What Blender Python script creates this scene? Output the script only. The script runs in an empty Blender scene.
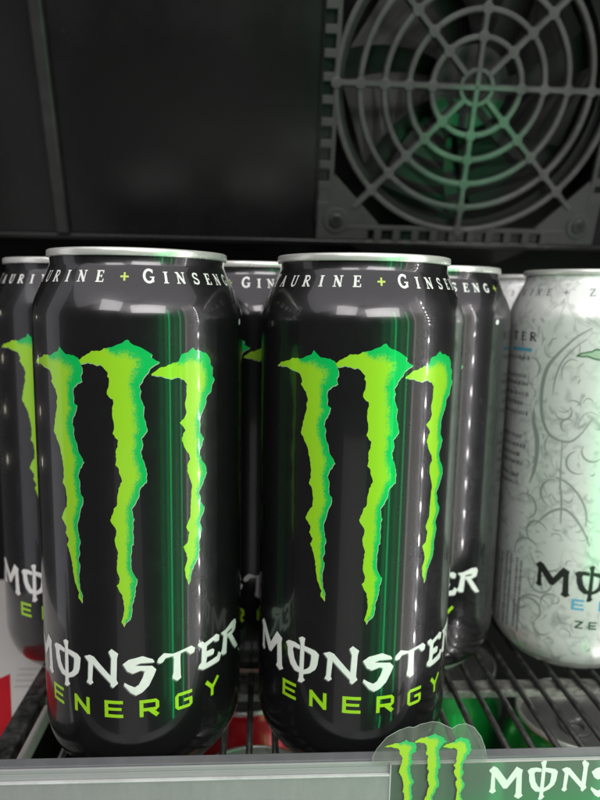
import bpy, bmesh, math, random
from mathutils import Vector, Matrix
from mathutils.geometry import delaunay_2d_cdt

random.seed(7)
MM = 0.001
sc = bpy.context.scene
col = sc.collection

# ------------------------------------------------------------------ camera
# shelf frame: x along the shelf front, y into the cabinet, z up, z = 0 on the wire shelf (millimetres)
YAW, PITCH, ROLL = math.radians(3.4), 0.1532, 0.019
CAM = (-33.07, -221.12, 154.94)


def build_camera():
    r0 = Vector((math.cos(YAW), -math.sin(YAW), 0))
    f0 = Vector((math.sin(YAW), math.cos(YAW), 0))
    z = Vector((0, 0, 1))
    fwd = f0 * math.cos(PITCH) - z * math.sin(PITCH)
    up = f0 * math.sin(PITCH) + z * math.cos(PITCH)
    r = r0 * math.cos(ROLL) + up * math.sin(ROLL)
    u = up * math.cos(ROLL) - r0 * math.sin(ROLL)
    m = Matrix((r, u, -fwd)).transposed().to_4x4()
    m.translation = Vector(CAM) * MM
    cd = bpy.data.cameras.new('camera')
    cd.sensor_fit = 'VERTICAL'
    cd.sensor_height = 24
    cd.sensor_width = 18
    cd.lens = 24 * 666.1 / 800
    cd.clip_start = 0.005
    cd.clip_end = 20
    cd.dof.use_dof = True
    cd.dof.focus_distance = 0.192
    cd.dof.aperture_fstop = 9.0
    co = bpy.data.objects.new('camera', cd)
    co.matrix_world = m
    col.objects.link(co)
    sc.camera = co


build_camera()

# ------------------------------------------------------------------ world and lamps
w = bpy.data.worlds.new('World')
sc.world = w
w.use_nodes = True
w.node_tree.nodes['Background'].inputs[0].default_value = (1.0, 0.97, 0.95, 1)
w.node_tree.nodes['Background'].inputs[1].default_value = 0.055
sc.view_settings.view_transform = 'Standard'
sc.view_settings.look = 'None'
sc.view_settings.exposure = 0.0
sc.view_settings.gamma = 1.0


def area(name, loc, target, sx, sy, radiance, color, spread=180):
    """rectangular lamp; sy runs along the world vertical as far as it can"""
    d = bpy.data.lights.new(name, 'AREA')
    d.shape = 'RECTANGLE'
    d.size, d.size_y = sx * MM, sy * MM
    d.energy = radiance * math.pi * sx * sy * 1e-6
    d.color = color
    d.spread = math.radians(spread)
    o = bpy.data.objects.new(name, d)
    o.location = Vector(loc) * MM
    dirv = (Vector(target) - Vector(loc)).normalized()
    o.rotation_euler = dirv.to_track_quat('-Z', 'Y').to_euler()
    col.objects.link(o)
    return o


def bulb(name, loc, r, radiance, color):
    d = bpy.data.lights.new(name, 'POINT')
    d.shadow_soft_size = r * MM
    d.energy = radiance * 4 * math.pi ** 2 * (r * MM) ** 2
    d.color = color
    o = bpy.data.objects.new(name, d)
    o.location = Vector(loc) * MM
    col.objects.link(o)


# shop ceiling tubes down the aisle behind the photographer
for az, el, dist, sx, rad in ((16, 30, 1250, 760, 10.2), (-26, 32, 1300, 460, 7.5)):
    a_, e_ = math.radians(az), math.radians(el)
    area('ceiling_tube', (dist * math.sin(a_) * math.cos(e_), -dist * math.cos(a_) * math.cos(e_), 80 + dist * math.sin(e_)), (0, 20, 90), sx, 330, rad, (1.0, 0.97, 0.95))
# pale shop ceiling above
area('shop_ceiling', (0, -420, 900), (0, 40, 100), 2600, 700, 1.1, (1.0, 0.97, 0.98))
# bright shop floor behind the photographer
area('aisle_floor', (-150, -800, -330), (0, 0, 60), 420, 560, 0.32, (1.0, 0.96, 0.94))
# white LED strip in the right door post, with its pale cover
for k in range(26):
    bulb('led_strip_right', (216, -102, -260 + 22 * k), 2.6, 130, (1.0, 0.97, 0.95))
area('led_strip_cover', (217, -103, 15), (0, 0, 15), 7, 570, 3.2, (0.97, 0.95, 1.0))
area('post_cover_right', (206, -150, 20), (0, 10, 20), 62, 600, 0.95, (1.0, 0.89, 0.86))
area('added_strip', (198, -178, 60), (0, 10, 60), 10, 500, 2.4, (1.0, 0.86, 0.84))  # added lamp strips, only to vary the post's reflection in the cans
area('added_strip', (214, -118, 40), (0, 10, 40), 12, 560, 2.0, (1.0, 0.95, 0.97))
# green tubes beside it and the pale green glow of their diffuser
for x, y, z, wd, ht, e in ((62, -236, 60, 20, 360, 0.55), (106, -252, 60, 14, 420, 1.3), (124, -246, -30, 8, 640, 8.5), (148, -220, 70, 18, 330, 0.8), (168, -200, -20, 7, 600, 6.0)):
    area('green_tube', (x, y, z), (0, 0, z), wd, ht, e, (0.02, 1.0, 0.26))
# LED strip in the left door post
for k in range(4):
    bulb('led_strip_left', (-215, 62, 70 + 26 * k), 2.2, 6, (1.0, 0.97, 0.75))
area('post_cover_left', (-230, -20, 90), (-60, 40, 90), 60, 330, 0.6, (0.95, 0.97, 1.0))
# narrow green lamp in the door post that falls on the lower half of the fan grille
gl = bpy.data.lights.new('green_spot', 'SPOT')
gl.energy = 6.0
gl.color = (0.0, 1.0, 0.28)
gl.spot_size = math.radians(11)
gl.spot_blend = 0.9
gl.shadow_soft_size = 0.003
glo = bpy.data.objects.new('green_spot', gl)
glo.location = Vector((150, -230, 262)) * MM
glo.rotation_euler = (Vector((82, 165, 238)) - Vector((150, -230, 262))).to_track_quat('-Z', 'Y').to_euler()
col.objects.link(glo)

# ------------------------------------------------------------------ art data (arc length and height on a can, mm)
CLAWS = [
    ([(-31.45,134.15),(-27.62,134.29),(-25.54,133.79),(-23.34,133.26),(-21.54,132.62),(-20.76,131.09),(-20.6,130.31),(-21.07,129.47),(-20.22,128.56),(-19.24,127.45),(-18.98,126.48),(-18.49,125.33),(-18.91,123.29),(-18.75,122.51),(-19.31,120.64),(-20.02,118.34),(-20.09,117.11),(-20.73,115),(-19.61,113.11),(-18.62,111.41),(-17.87,109.27),(-17.36,106.89),(-16.93,104.5),(-16.86,101.63),(-17.5,99.67),(-16.61,98.78),(-16.21,96.98),(-16.05,94.31),(-16.11,92.84),(-17.66,90.69),(-18.46,88.85),(-16.73,86.66),(-16.62,86.05),(-17.05,84.49),(-15.86,82.81),(-16.59,80.97),(-15.53,78.42),(-15.03,76.39),(-14.53,73.93),(-14.24,71.42),(-13.92,69.5),(-13.05,67.52),(-12.48,66.55),(-12.82,64.87),(-11.6,63.48)],
     [(-29.58,135.46),(-25.6,136.28),(-24.78,136.94),(-20.43,137.25),(-17.67,138.41),(-16.82,139.82),(-15.92,138.9),(-14.61,137.81),(-11.72,137.57),(-10.3,136.95),(-9.68,135.94),(-9.46,134.98),(-9.03,133.65),(-9.01,132.88),(-9.57,131.89),(-9.21,130.35),(-10.7,129.68),(-12.09,128.42),(-12.33,126.64),(-12.17,123.9),(-11.14,123.39),(-11.5,121.78),(-12.8,119.3),(-13.05,117.89),(-12.47,116.34),(-12.69,115.13),(-12.1,113.18),(-11.56,111.63),(-11.4,110.44),(-9.4,106.92),(-10.84,104.85),(-11.61,102.73),(-11.08,101.37),(-11.07,97.69),(-10.21,96.56),(-10.1,95.34),(-10.75,93.41),(-11.51,90.84),(-12.49,87.79),(-12.36,86.14),(-11.58,82.28),(-12.09,80.73),(-11.91,78.65),(-12.52,77.28),(-11.97,75.88),(-12.21,73.51),(-12.5,71.75),(-12.29,69.54),(-12.26,68.47),(-11.51,66.46),(-11.53,65.11)]),
    ([(-10.01,136.19),(-9.27,135.19),(-7.34,135.77),(-5.79,135.52),(-4.63,134.99),(-3.68,135.29),(-2.51,134.29),(-1.33,132.97),(-1.56,132.01),(-1.08,131.44),(-1.2,129.12),(-1.73,127.95),(-1.77,126.98),(-1.09,126.02),(-0.12,125.58),(0.04,124.3),(-0.41,122.92),(-0.42,120.97),(-0.31,119.99),(0.02,118.23),(-0.01,116.85),(-0.43,115.66),(0.27,114.49),(1.06,113.9),(0.94,111.92),(0.29,110.32),(0.48,108.33),(0.15,106.52),(0.96,105.73),(1.43,103.53),(1.97,101.71),(0.9,99.68),(0.64,97.86),(0.43,96.02),(0.29,94.39),(-0.59,93.55),(-0.93,91.91),(-1.73,90.03),(-0.81,88.42),(0.03,86.79),(-0.49,84.71),(-0.33,82.22),(0.38,80.15),(-0.06,77.63),(-0.12,75.95),(0.07,73.85),(0.65,72.17),(0.42,70.79),(-0.3,69.99),(0.51,68.14),(1.3,67.09),(1.62,65.22),(1.8,62.81),(1.29,60.13),(0.83,58.51),(1.49,57.16)],
     [(-8.74,137.32),(-6.64,138.36),(-5.9,139.04),(-3.61,139.03),(-2.31,139.83),(0.51,140.46),(2.77,141.37),(3.7,142.21),(4.47,142.33),(5.3,141.28),(7.53,140.33),(9.21,139.38),(10.86,138.33),(10.57,137.25),(12.94,136.13),(10.28,134.36),(9.71,133.02),(8.32,131.49),(7.57,129.95),(7.19,129.49),(7.66,128.01),(7.41,126.06),(8.47,123.5),(8.26,121.74),(8.42,119.96),(8.77,118.57),(9.2,116.57),(8.41,115.41),(7.54,114.44),(7.91,112.64),(7.29,110.66),(7.54,108.65),(8.39,106.21),(8.91,103.96),(8.73,101.33),(7.19,99.99),(6.63,98.59),(6.49,96.96),(5.8,95.85),(5.15,94.56),(4.38,93.56),(4.64,92.12),(5.11,90.46),(4.66,89.44),(4.8,88),(4.56,86.76),(4.79,85.1),(4.71,82.81),(4.19,82.41),(4.08,80.12),(3.88,76.78),(3.92,75.51),(4.52,73.81),(5.62,72.07),(5.5,70.96),(5.04,69.66),(4.88,67),(4.43,65.15),(3.87,63.57),(3.79,61.43),(3.35,59.56),(2.1,58.51)]),
    ([(10.48,132.42),(13.35,132.08),(14.53,131.53),(16.23,131.07),(17.95,131.59),(19.86,130.9),(21.08,129.43),(20.89,128.04),(20.91,126.24),(20.56,124.66),(20.42,122.66),(20.82,121.01),(20.06,119.38),(18.67,118.17),(19.84,116.85),(20.47,115.78),(19.7,114.84),(19.28,112.84),(19.96,110.93),(21.24,108.93),(21.98,106.97),(20.93,105.05),(20.93,103.39),(21.67,101.19),(22.44,98.98),(22.2,97.34),(22.2,95.65),(22,94.21),(21.86,91.91),(21.77,88.96),(20.48,86.22),(21.49,84.32),(20.82,81.24),(19.46,80.23),(20.46,77.88),(20.71,75.88),(19.89,73.47),(20.03,71.27),(21.01,67.89)],
     [(10.89,132.92),(12.79,134.31),(14.82,134.77),(16.69,135.76),(18.44,136.09),(18.91,137.05),(19.63,138.2),(21.29,138.54),(22.11,139.3),(23.16,139.93),(24,139.02),(25.69,138.95),(28.06,137.83),(29.04,136.56),(29.22,134.92),(30.26,133.83),(30.06,131.59),(30.99,130.28),(29.95,128.73),(29.55,126.7),(27.77,125.24),(27.43,123.22),(26.29,120.87),(25.23,118.73),(25.29,116.46),(25.25,114.61),(26.64,112.76),(25.64,110.19),(25.07,108.61),(26.02,105.95),(27.33,104.04),(27.76,102.05),(26.57,99.94),(25.64,97.99),(24.74,96.25),(25.44,94.62),(25.31,93.58),(26.76,91.35),(26.38,89.71),(25.42,88.2),(24.96,87.01),(25.73,84.68),(25.33,82.6),(24.66,80.59),(24.98,78.34),(24.36,75.88),(22.88,73.63),(22.09,71.65),(21.65,69.13)])]
WORDMARK = [
    [(-40.6,46.6),(-38.9,48.3),(-37.3,47.6),(-33.2,42.6),(-29.6,47.9),(-27,46.5),(-27.3,44.9),(-26.9,37.2),(-26.3,36.2),(-28,35),(-29.9,36),(-29.3,37.3),(-29.4,43.9),(-32.9,39.3),(-34.3,39.2),(-38,44),(-37.7,39.2),(-37.2,38.3),(-38.6,37.3),(-40.1,38.2),(-39.6,39.2),(-39.5,45.3)],
    [(-19.93,49.29),(-18.69,50.07),(-17.59,49.73),(-17.85,48.25),(-17.9,42.34),(-18.07,36.34),(-17.44,35.7),(-18.64,34.43),(-20.04,34.51),(-19.63,36.09),(-19.44,41.84),(-19.25,47.54)],
    [(-25.16,46.11),(-23.93,47.15),(-21.51,47.35),(-19.43,46.81),(-19.52,45.48),(-21.81,45.66),(-22.26,44.81),(-21.52,41.68),(-20.36,39.82),(-19.06,39.02),(-19.34,37.61),(-21.3,37.76),(-23.05,39.38),(-24.18,42.09),(-24.38,44.59)],
    [(-18.19,47.2),(-15.92,46.97),(-13.91,46.55),(-12.78,45.54),(-13.24,41.98),(-13.93,40.23),(-15.73,38.61),(-18.46,37.35),(-18.43,38.78),(-16.64,39.91),(-15.78,41.01),(-15.38,43.65),(-15.41,44.87),(-16.59,45.27),(-18.16,45.64)],
    [(-11.34,46.48),(-9.42,47.23),(-8.02,46.82),(-6.95,45.63),(-2.82,41.2),(-2.52,46.89),(-3.29,48.99),(-2.34,49.96),(-0.36,48.5),(-0.75,46.98),(-1.06,39.94),(-0.58,38.87),(-2.15,37.28),(-2.9,37.93),(-2.88,38.75),(-8.38,44.33),(-8.83,39.08),(-8.46,38.32),(-9.46,37.42),(-10.8,38.14),(-10.28,39.34),(-9.97,44.86)],
    [(0.92,45.11),(2.73,46.54),(6.79,47.48),(9.8,46.12),(10.32,45.05),(6.23,45.22),(4.48,44.55),(5.31,44.5),(9.55,44.03),(10.76,42.64),(10.03,40.76),(8.49,37.64),(6.6,35.72),(4.71,34.81),(3.1,35.76),(1.16,38.14),(1.31,39.14),(2.7,38.25),(4.3,37.51),(5.54,38.29),(6.74,40.52),(7.31,42.46),(6.32,42.89),(3.82,41.94),(2.24,42.79)],
    [(11.1,44.88),(11.39,46.03),(13.06,47.51),(15.87,46.71),(21.9,47.71),(23.19,46.54),(22.85,45.13),(21.56,44.95),(20.01,46.54),(18.32,46.24),(18.19,44.77),(18.26,39.26),(18.42,38.11),(17.23,37.43),(15.78,38.43),(15.68,39.37),(15.98,40.51),(16.14,45.01),(15.86,45.98),(13.6,45.78),(12.75,44.58),(11.8,44.34)],
    [(24.19,47.42),(25.92,47.71),(26.78,46.77),(31.75,47.87),(33.27,46.9),(33.09,45.08),(31.49,45.34),(30.48,46.21),(27.73,45.47),(27.5,43.69),(30.07,43.56),(30.89,42.89),(30.47,41.5),(27.72,41.73),(27.34,39.7),(32.18,40.09),(32.9,41.35),(34.22,40.09),(33.27,37.98),(26.24,37.96),(24.35,39.02),(24.49,39.9),(25.54,40.74),(25.77,45.3),(24.53,46.38)],
    [(34.02,47.2),(36.24,47.15),(37.8,46.29),(37.14,38.66),(35.22,38.97),(34.03,40.19),(34.81,41.42),(35.51,45.57)],
    [(36.24,47.15),(40.87,48.2),(43.55,47.88),(44.49,46.43),(43.75,45.81),(37.57,45.75)],
    [(44.49,46.43),(43.77,44.15),(40.9,43.62),(38.05,43.72),(37.81,45.13),(40.89,45.06),(41.76,46.99)],
    [(40.9,43.62),(46.33,36.8),(43.85,37.14),(41.67,39.28),(38.53,43.81)]]

R_CAN = 33.1
NECK = [(33.1, 17), (33.1, 147.6), (32.95, 149.4), (32.5, 151.3), (31.75, 153.4), (30.7, 156.0), (29.4, 158.8),
        (28.2, 161.2), (27.5, 162.7), (27.2, 163.6), (27.15, 165.75)]


def rad_at(z):
    for (r0, z0), (r1, z1) in zip(NECK, NECK[1:]):
        if z <= z1:
            return r0 + (r1 - r0) * max(0.0, (z - z0) / (z1 - z0))
    return NECK[-1][0]


# ------------------------------------------------------------------ helpers
def tag(o, label=None, cat=None, group=None, kind=None):
    for k, v in (('label', label), ('category', cat), ('group', group), ('kind', kind)):
        if v:
            o[k] = v
    return o


def obj(name, verts, faces, mat, parent=None, smooth=False, loc=None):
    me = bpy.data.meshes.new(name)
    me.from_pydata([(x * MM, y * MM, z * MM) for x, y, z in verts], [], faces)
    if smooth:
        me.polygons.foreach_set('use_smooth', [True] * len(me.polygons))
    me.materials.append(mat)
    me.update()
    o = bpy.data.objects.new(name, me)
    col.objects.link(o)
    o.parent = parent
    if loc:
        o.location = Vector(loc) * MM
    return o


def empty(name, loc, rz=0.0):
    o = bpy.data.objects.new(name, None)
    o.empty_display_size = 0.01
    o.location = Vector(loc) * MM
    o.rotation_euler = (0, 0, rz)
    col.objects.link(o)
    return o


def box_data(x0, x1, y0, y1, z0, z1, b=0.0):
    bm = bmesh.new()
    bmesh.ops.create_cube(bm, size=1)
    for v in bm.verts:
        v.co = Vector(((x0 + x1) / 2 + v.co.x * (x1 - x0), (y0 + y1) / 2 + v.co.y * (y1 - y0),
                       (z0 + z1) / 2 + v.co.z * (z1 - z0)))
    if b:
        bmesh.ops.bevel(bm, geom=bm.edges[:], offset=b, segments=2, affect='EDGES', profile=0.5)
    bm.verts.index_update()
    vs = [tuple(v.co) for v in bm.verts]
    fs = [[v.index for v in f.verts] for f in bm.faces]
    bm.free()
    return vs, fs


def box(name, ext, mat, parent=None, b=0.0):
    vs, fs = box_data(*ext, b=b)
    return obj(name, vs, fs, mat, parent)


def lathe(name, prof, mat, parent=None, seg=160, smooth=True, cap=False):
    vs, fs = [], []
    n = len(prof)
    for i in range(seg):
        a = 2 * math.pi * i / seg
        for r, z in prof:
            vs.append((r * math.sin(a), -r * math.cos(a), z))
    for i in range(seg):
        j = (i + 1) % seg
        for k in range(n - 1):
            fs.append((i * n + k, j * n + k, j * n + k + 1, i * n + k + 1))
    return obj(name, vs, fs, mat, parent, smooth)


def tube(name, pts, r, mat, parent=None, seg=10, smooth=True, caps=True):
    vs, fs = [], []
    P = [Vector(p) for p in pts]
    for i, p in enumerate(P):
        t = (P[min(i + 1, len(P) - 1)] - P[max(i - 1, 0)]).normalized()
        ref = Vector((0, 0, 1)) if abs(t.z) < 0.9 else Vector((1, 0, 0))
        a = t.cross(ref).normalized()
        b = a.cross(t)
        for k in range(seg):
            q = p + a * (r * math.cos(2 * math.pi * k / seg)) + b * (r * math.sin(2 * math.pi * k / seg))
            vs.append(tuple(q))
    for i in range(len(P) - 1):
        for k in range(seg):
            l = (k + 1) % seg
            fs.append((i * seg + k, i * seg + l, (i + 1) * seg + l, (i + 1) * seg + k))
    if caps:
        fs.append(tuple(range(seg))[::-1])
        fs.append(tuple((len(P) - 1) * seg + k for k in range(seg)))
    return obj(name, vs, fs, mat, parent, smooth)


def area2(p):
    return sum(a[0] * b[1] - b[0] * a[1] for a, b in zip(p, p[1:] + p[:1]))


def fill(polys, step):
    """triangulate the union of flat outlines, with inner points every step mm"""
    vs, fs = [], []
    for p in polys:
        p = list(p)
        if area2(p) < 0:
            p.reverse()
        dense = []
        for a, b in zip(p, p[1:] + p[:1]):
            n = max(1, int(math.hypot(b[0] - a[0], b[1] - a[1]) / step))
            dense += [(a[0] + (b[0] - a[0]) * i / n, a[1] + (b[1] - a[1]) * i / n) for i in range(n)]
        fs.append(list(range(len(vs), len(vs) + len(dense))))
        vs += dense
    x0, x1 = min(v[0] for v in vs), max(v[0] for v in vs)
    y0, y1 = min(v[1] for v in vs), max(v[1] for v in vs)
    nx, ny = int((x1 - x0) / step) + 1, int((y1 - y0) / step) + 1
    for i in range(nx):
        for j in range(ny):
            vs.append((x0 + (i + 0.5 + 0.21 * (j % 2)) * step, y0 + (j + 0.5) * step))
    res = delaunay_2d_cdt([Vector(v) for v in vs], [], fs, 1, 1e-5)
    V = [(v.x, v.y) for v in res[0]]
    boxes = [(min(q[0] for q in p), max(q[0] for q in p), min(q[1] for q in p), max(q[1] for q in p), p) for p in polys]

    def inside(x, y):
        for a0, a1, b0, b1, p in boxes:
            if a0 <= x <= a1 and b0 <= y <= b1:
                c = False
                for (xa, ya), (xb, yb) in zip(p, p[1:] + p[:1]):
                    if (ya > y) != (yb > y) and x < (xb - xa) * (y - ya) / (yb - ya) + xa:
                        c = not c
                if c:
                    return True
        return False
    F = [tuple(f) for f in res[2] if inside(sum(V[i][0] for i in f) / len(f), sum(V[i][1] for i in f) / len(f))]
    return V, F


def prune(vs, fs):
    used = sorted({i for f in fs for i in f})
    m = {o: n for n, o in enumerate(used)}
    return [vs[i] for i in used], [tuple(m[i] for i in f) for f in fs]


def printed(name, polys, mat, parent, mapf, step=1.2, tone=None):
    vs, fs = prune(*fill(polys, step))
    o = obj(name, [mapf(*v) for v in vs], fs, mat, parent, smooth=True)
    if tone:
        at = o.data.color_attributes.new('tone', 'FLOAT_COLOR', 'POINT')
        for i, v in enumerate(vs):
            t = tone(*v)
            at.data[i].color = (t, t, t, 1)
    return o


def on_can(lift=0.06):
    def f(s, z):
        r = rad_at(z) + lift
        a = s / R_CAN
        return (r * math.sin(a), -r * math.cos(a), z)
    return f


def stroke(pts, w, taper=None):
    """outline of a brushed line; w is the width, taper a list of width factors"""
    n = len(pts)
    L, Rr = [], []
    for i, p in enumerate(pts):
        a, b = pts[max(i - 1, 0)], pts[min(i + 1, n - 1)]
        dx, dy = b[0] - a[0], b[1] - a[1]
        l = math.hypot(dx, dy) or 1
        h = w * (taper[i] if taper else 1) / 2
        L.append((p[0] - dy / l * h, p[1] + dx / l * h))
        Rr.append((p[0] + dy / l * h, p[1] - dx / l * h))
    return L + Rr[::-1]


def curve(pts, w, taper, n=6):
    """a brushed line through pts, rounded between them"""
    P = [(a, b, q) for (a, b), q in zip(pts, taper)]
    P = [P[0]] + P + [P[-1]]
    out = []
    for i in range(1, len(P) - 2):
        for k in range(n):
            u = k / n
            out.append(tuple(0.5 * (2 * P[i][j] + (P[i + 1][j] - P[i - 1][j]) * u + (2 * P[i - 1][j] - 5 * P[i][j] + 4 * P[i + 1][j] - P[i + 2][j]) * u * u
                                    + (3 * P[i][j] - P[i - 1][j] - 3 * P[i + 1][j] + P[i + 2][j]) * u ** 3) for j in range(3)))
    out.append(P[-1])
    return stroke([(a, b) for a, b, _ in out], w, [q for _, _, q in out])


def arc(cx, cy, rx, ry, a0, a1, n=14):
    return [(cx + rx * math.cos(math.radians(a0 + (a1 - a0) * i / n)),
             cy + ry * math.sin(math.radians(a0 + (a1 - a0) * i / n))) for i in range(n + 1)]


TK, TN, SF = 0.21, 0.10, 0.085


def hs(x0, x1, y):          # a serif
    return stroke([(x0, y), (x1, y)], SF)


SERIF = {
    'T': [stroke([(.36, 0), (.36, 1)], TK), stroke([(0, .955), (.72, .955)], .09), stroke([(.04, .98), (.04, .74)], .08),
          stroke([(.68, .98), (.68, .74)], .08), hs(.2, .52, .04)],
    'A': [stroke([(.08, 0), (.38, 1)], TN), stroke([(.36, 1), (.66, 0)], TK), stroke([(.18, .34), (.56, .34)], .08),
          hs(-.04, .22, .04), hs(.5, .82, .04)],
    'U': [stroke([(.15, 1), (.15, .35)] + arc(.4, .34, .25, .3, 180, 270, 6), TK * .8), stroke(arc(.4, .34, .25, .3, 270, 360, 6) + [(.65, 1)], TN),
          hs(0, .32, .96), hs(.52, .8, .96)],
    'R': [stroke([(.18, 0), (.18, 1)], TK), stroke([(.18, .95)] + arc(.4, .73, .22, .22, 90, -90, 10) + [(.18, .51)], .13),
          stroke([(.34, .52), (.72, .03)], TK * .8), hs(0, .36, .04), hs(0, .3, .96), hs(.6, .84, .04)],
    'I': [stroke([(.2, 0), (.2, 1)], TK), hs(0, .4, .04), hs(0, .4, .96)],
    'N': [stroke([(.14, 0), (.14, 1)], TN), stroke([(.1, .98), (.68, .02)], TK), stroke([(.66, 0), (.66, 1)], TN),
          hs(-.02, .3, .04), hs(-.06, .2, .96), hs(.52, .82, .96)],
    'E': [stroke([(.18, 0), (.18, 1)], TK), stroke([(0, .955), (.62, .955)], .09), stroke([(0, .045), (.66, .045)], .09),
          stroke([(.2, .52), (.5, .52)], .08), stroke([(.59, .99), (.59, .74)], .08), stroke([(.63, .01), (.63, .28)], .08),
          stroke([(.48, .64), (.48, .4)], .07)],
    'G': [stroke(arc(.42, .5, .33, .45, 45, 320, 20), .18), stroke([(.68, .06), (.68, .42)], .15), hs(.48, .8, .42),
          stroke([(.66, .98), (.66, .7)], .07)],
    'S': [stroke([(.58, .8)] + arc(.34, .74, .22, .21, 40, 240, 10) + [(.36, .5)] + arc(.36, .26, .24, .21, 70, -140, 10) + [(.1, .22)], .15),
          stroke([(.57, .98), (.57, .7)], .07), stroke([(.09, .02), (.09, .32)], .07)],
    '+': [stroke([(.36, .12), (.36, .88)], .17), stroke([(0, .5), (.72, .5)], .17)],
    'Z': [stroke([(.05, .95), (.66, .95)], .1), stroke([(.6, .97), (.08, .03)], TK * .8), stroke([(.05, .05), (.68, .05)], .1),
          stroke([(.07, .98), (.07, .74)], .08), stroke([(.66, .02), (.66, .28)], .08)],
    'O': [stroke(arc(.42, .5, .33, .44, 0, 182, 16), .17), stroke(arc(.42, .5, .33, .44, 180, 362, 16), .17)],
}
Q = 0.19
SANS = {   # wide lettering, unit height, about 1.0 wide
    'E': [stroke([(.1, 0), (.1, 1)], .2), stroke([(0, .905), (1.0, .905)], Q), stroke([(0, .5), (.92, .5)], .17), stroke([(0, .095), (1.0, .095)], Q)],
    'N': [stroke([(.1, 0), (.1, 1)], .2), stroke([(.06, .93), (.94, .07)], .24), stroke([(.9, 0), (.9, 1)], .2)],
    'R': [stroke([(.1, 0), (.1, 1)], .2), stroke([(0, .905), (.86, .905), (.93, .82), (.93, .5), (.86, .42), (.1, .42)], Q), stroke([(.5, .45), (.95, .02)], .24)],
    'G': [stroke([(1.0, .905), (.18, .905), (.1, .82), (.1, .18), (.18, .095), (.84, .095), (.92, .16), (.92, .5)], Q), stroke([(.5, .5), (1.0, .5)], .17)],
    'Y': [stroke([(.06, 1), (.52, .5)], .22), stroke([(.98, 1), (.5, .48)], .22), stroke([(.5, .54), (.5, 0)], .21)],
    'Z': [stroke([(.02, .905), (.98, .905)], Q), stroke([(.9, .9), (.1, .1)], .24), stroke([(.02, .095), (.98, .095)], Q)],
    'O': [stroke([(.5, .905), (.18, .905), (.1, .82), (.1, .18), (.18, .095), (.5, .095)], Q), stroke([(.49, .905), (.84, .905), (.92, .82), (.92, .18), (.84, .095), (.49, .095)], Q)],
}


def glyph(font, ch, x, y, h, wide=1.0, centre=True):
    g = font[ch]
    xs = [p[0] for q in g for p in q]
    c = (min(xs) + max(xs)) / 2 if centre else 0
    return [[(x + (a - c) * h * wide, y + b * h) for a, b in q] for q in g]


# ------------------------------------------------------------------ materials
def mat(name, color, rough=0.5, metal=0.0, coat=0.0, coat_rough=0.05, spec=0.5, bump=0.0, bump_scale=200.0,
        wear=0.0, wear_scale=60.0, wear_color=None, rough_var=0.0, alpha=1.0, trans=0.0):
    m = bpy.data.materials.new(name)
    m.use_nodes = True
    nt = m.node_tree
    b = nt.nodes['Principled BSDF']
    b.inputs['Base Color'].default_value = (*color, 1)
    b.inputs['Roughness'].default_value = rough
    b.inputs['Metallic'].default_value = metal
    b.inputs['Coat Weight'].default_value = coat
    b.inputs['Coat Roughness'].default_value = coat_rough
    b.inputs['Specular IOR Level'].default_value = spec
    b.inputs['Alpha'].default_value = alpha
    b.inputs['Transmission Weight'].default_value = trans
    tc = nt.nodes.new('ShaderNodeTexCoord')
    if wear or rough_var:
        n = nt.nodes.new('ShaderNodeTexNoise')
        n.inputs['Scale'].default_value = wear_scale
        n.inputs['Detail'].default_value = 6
        n.inputs['Roughness'].default_value = 0.65
        nt.links.new(tc.outputs['Object'], n.inputs['Vector'])
        if wear:
            mr = nt.nodes.new('ShaderNodeMapRange')
            mr.inputs[1].default_value, mr.inputs[2].default_value = 0.42, 0.72
            mr.inputs[3].default_value, mr.inputs[4].default_value = 0, wear
            nt.links.new(n.outputs['Fac'], mr.inputs[0])
            mx = nt.nodes.new('ShaderNodeMix')
            mx.data_type = 'RGBA'
            mx.inputs[6].default_value = (*color, 1)
            mx.inputs[7].default_value = (*(wear_color or [min(1, c * 2 + 0.02) for c in color]), 1)
            nt.links.new(mr.outputs[0], mx.inputs[0])
            nt.links.new(mx.outputs[2], b.inputs['Base Color'])
        if rough_var:
            mr = nt.nodes.new('ShaderNodeMapRange')
            mr.inputs[1].default_value, mr.inputs[2].default_value = 0.3, 0.7
            mr.inputs[3].default_value, mr.inputs[4].default_value = max(0.02, rough - rough_var), rough + rough_var
            nt.links.new(n.outputs['Fac'], mr.inputs[0])
            nt.links.new(mr.outputs[0], b.inputs['Roughness'])
    if bump:
        n = nt.nodes.new('ShaderNodeTexNoise')
        n.inputs['Scale'].default_value = bump_scale
        n.inputs['Detail'].default_value = 4
        nt.links.new(tc.outputs['Object'], n.inputs['Vector'])
        bp = nt.nodes.new('ShaderNodeBump')
        bp.inputs['Strength'].default_value = bump
        bp.inputs['Distance'].default_value = 0.0005
        nt.links.new(n.outputs['Fac'], bp.inputs['Height'])
        nt.links.new(bp.outputs[0], b.inputs['Normal'])
    return m


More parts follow.
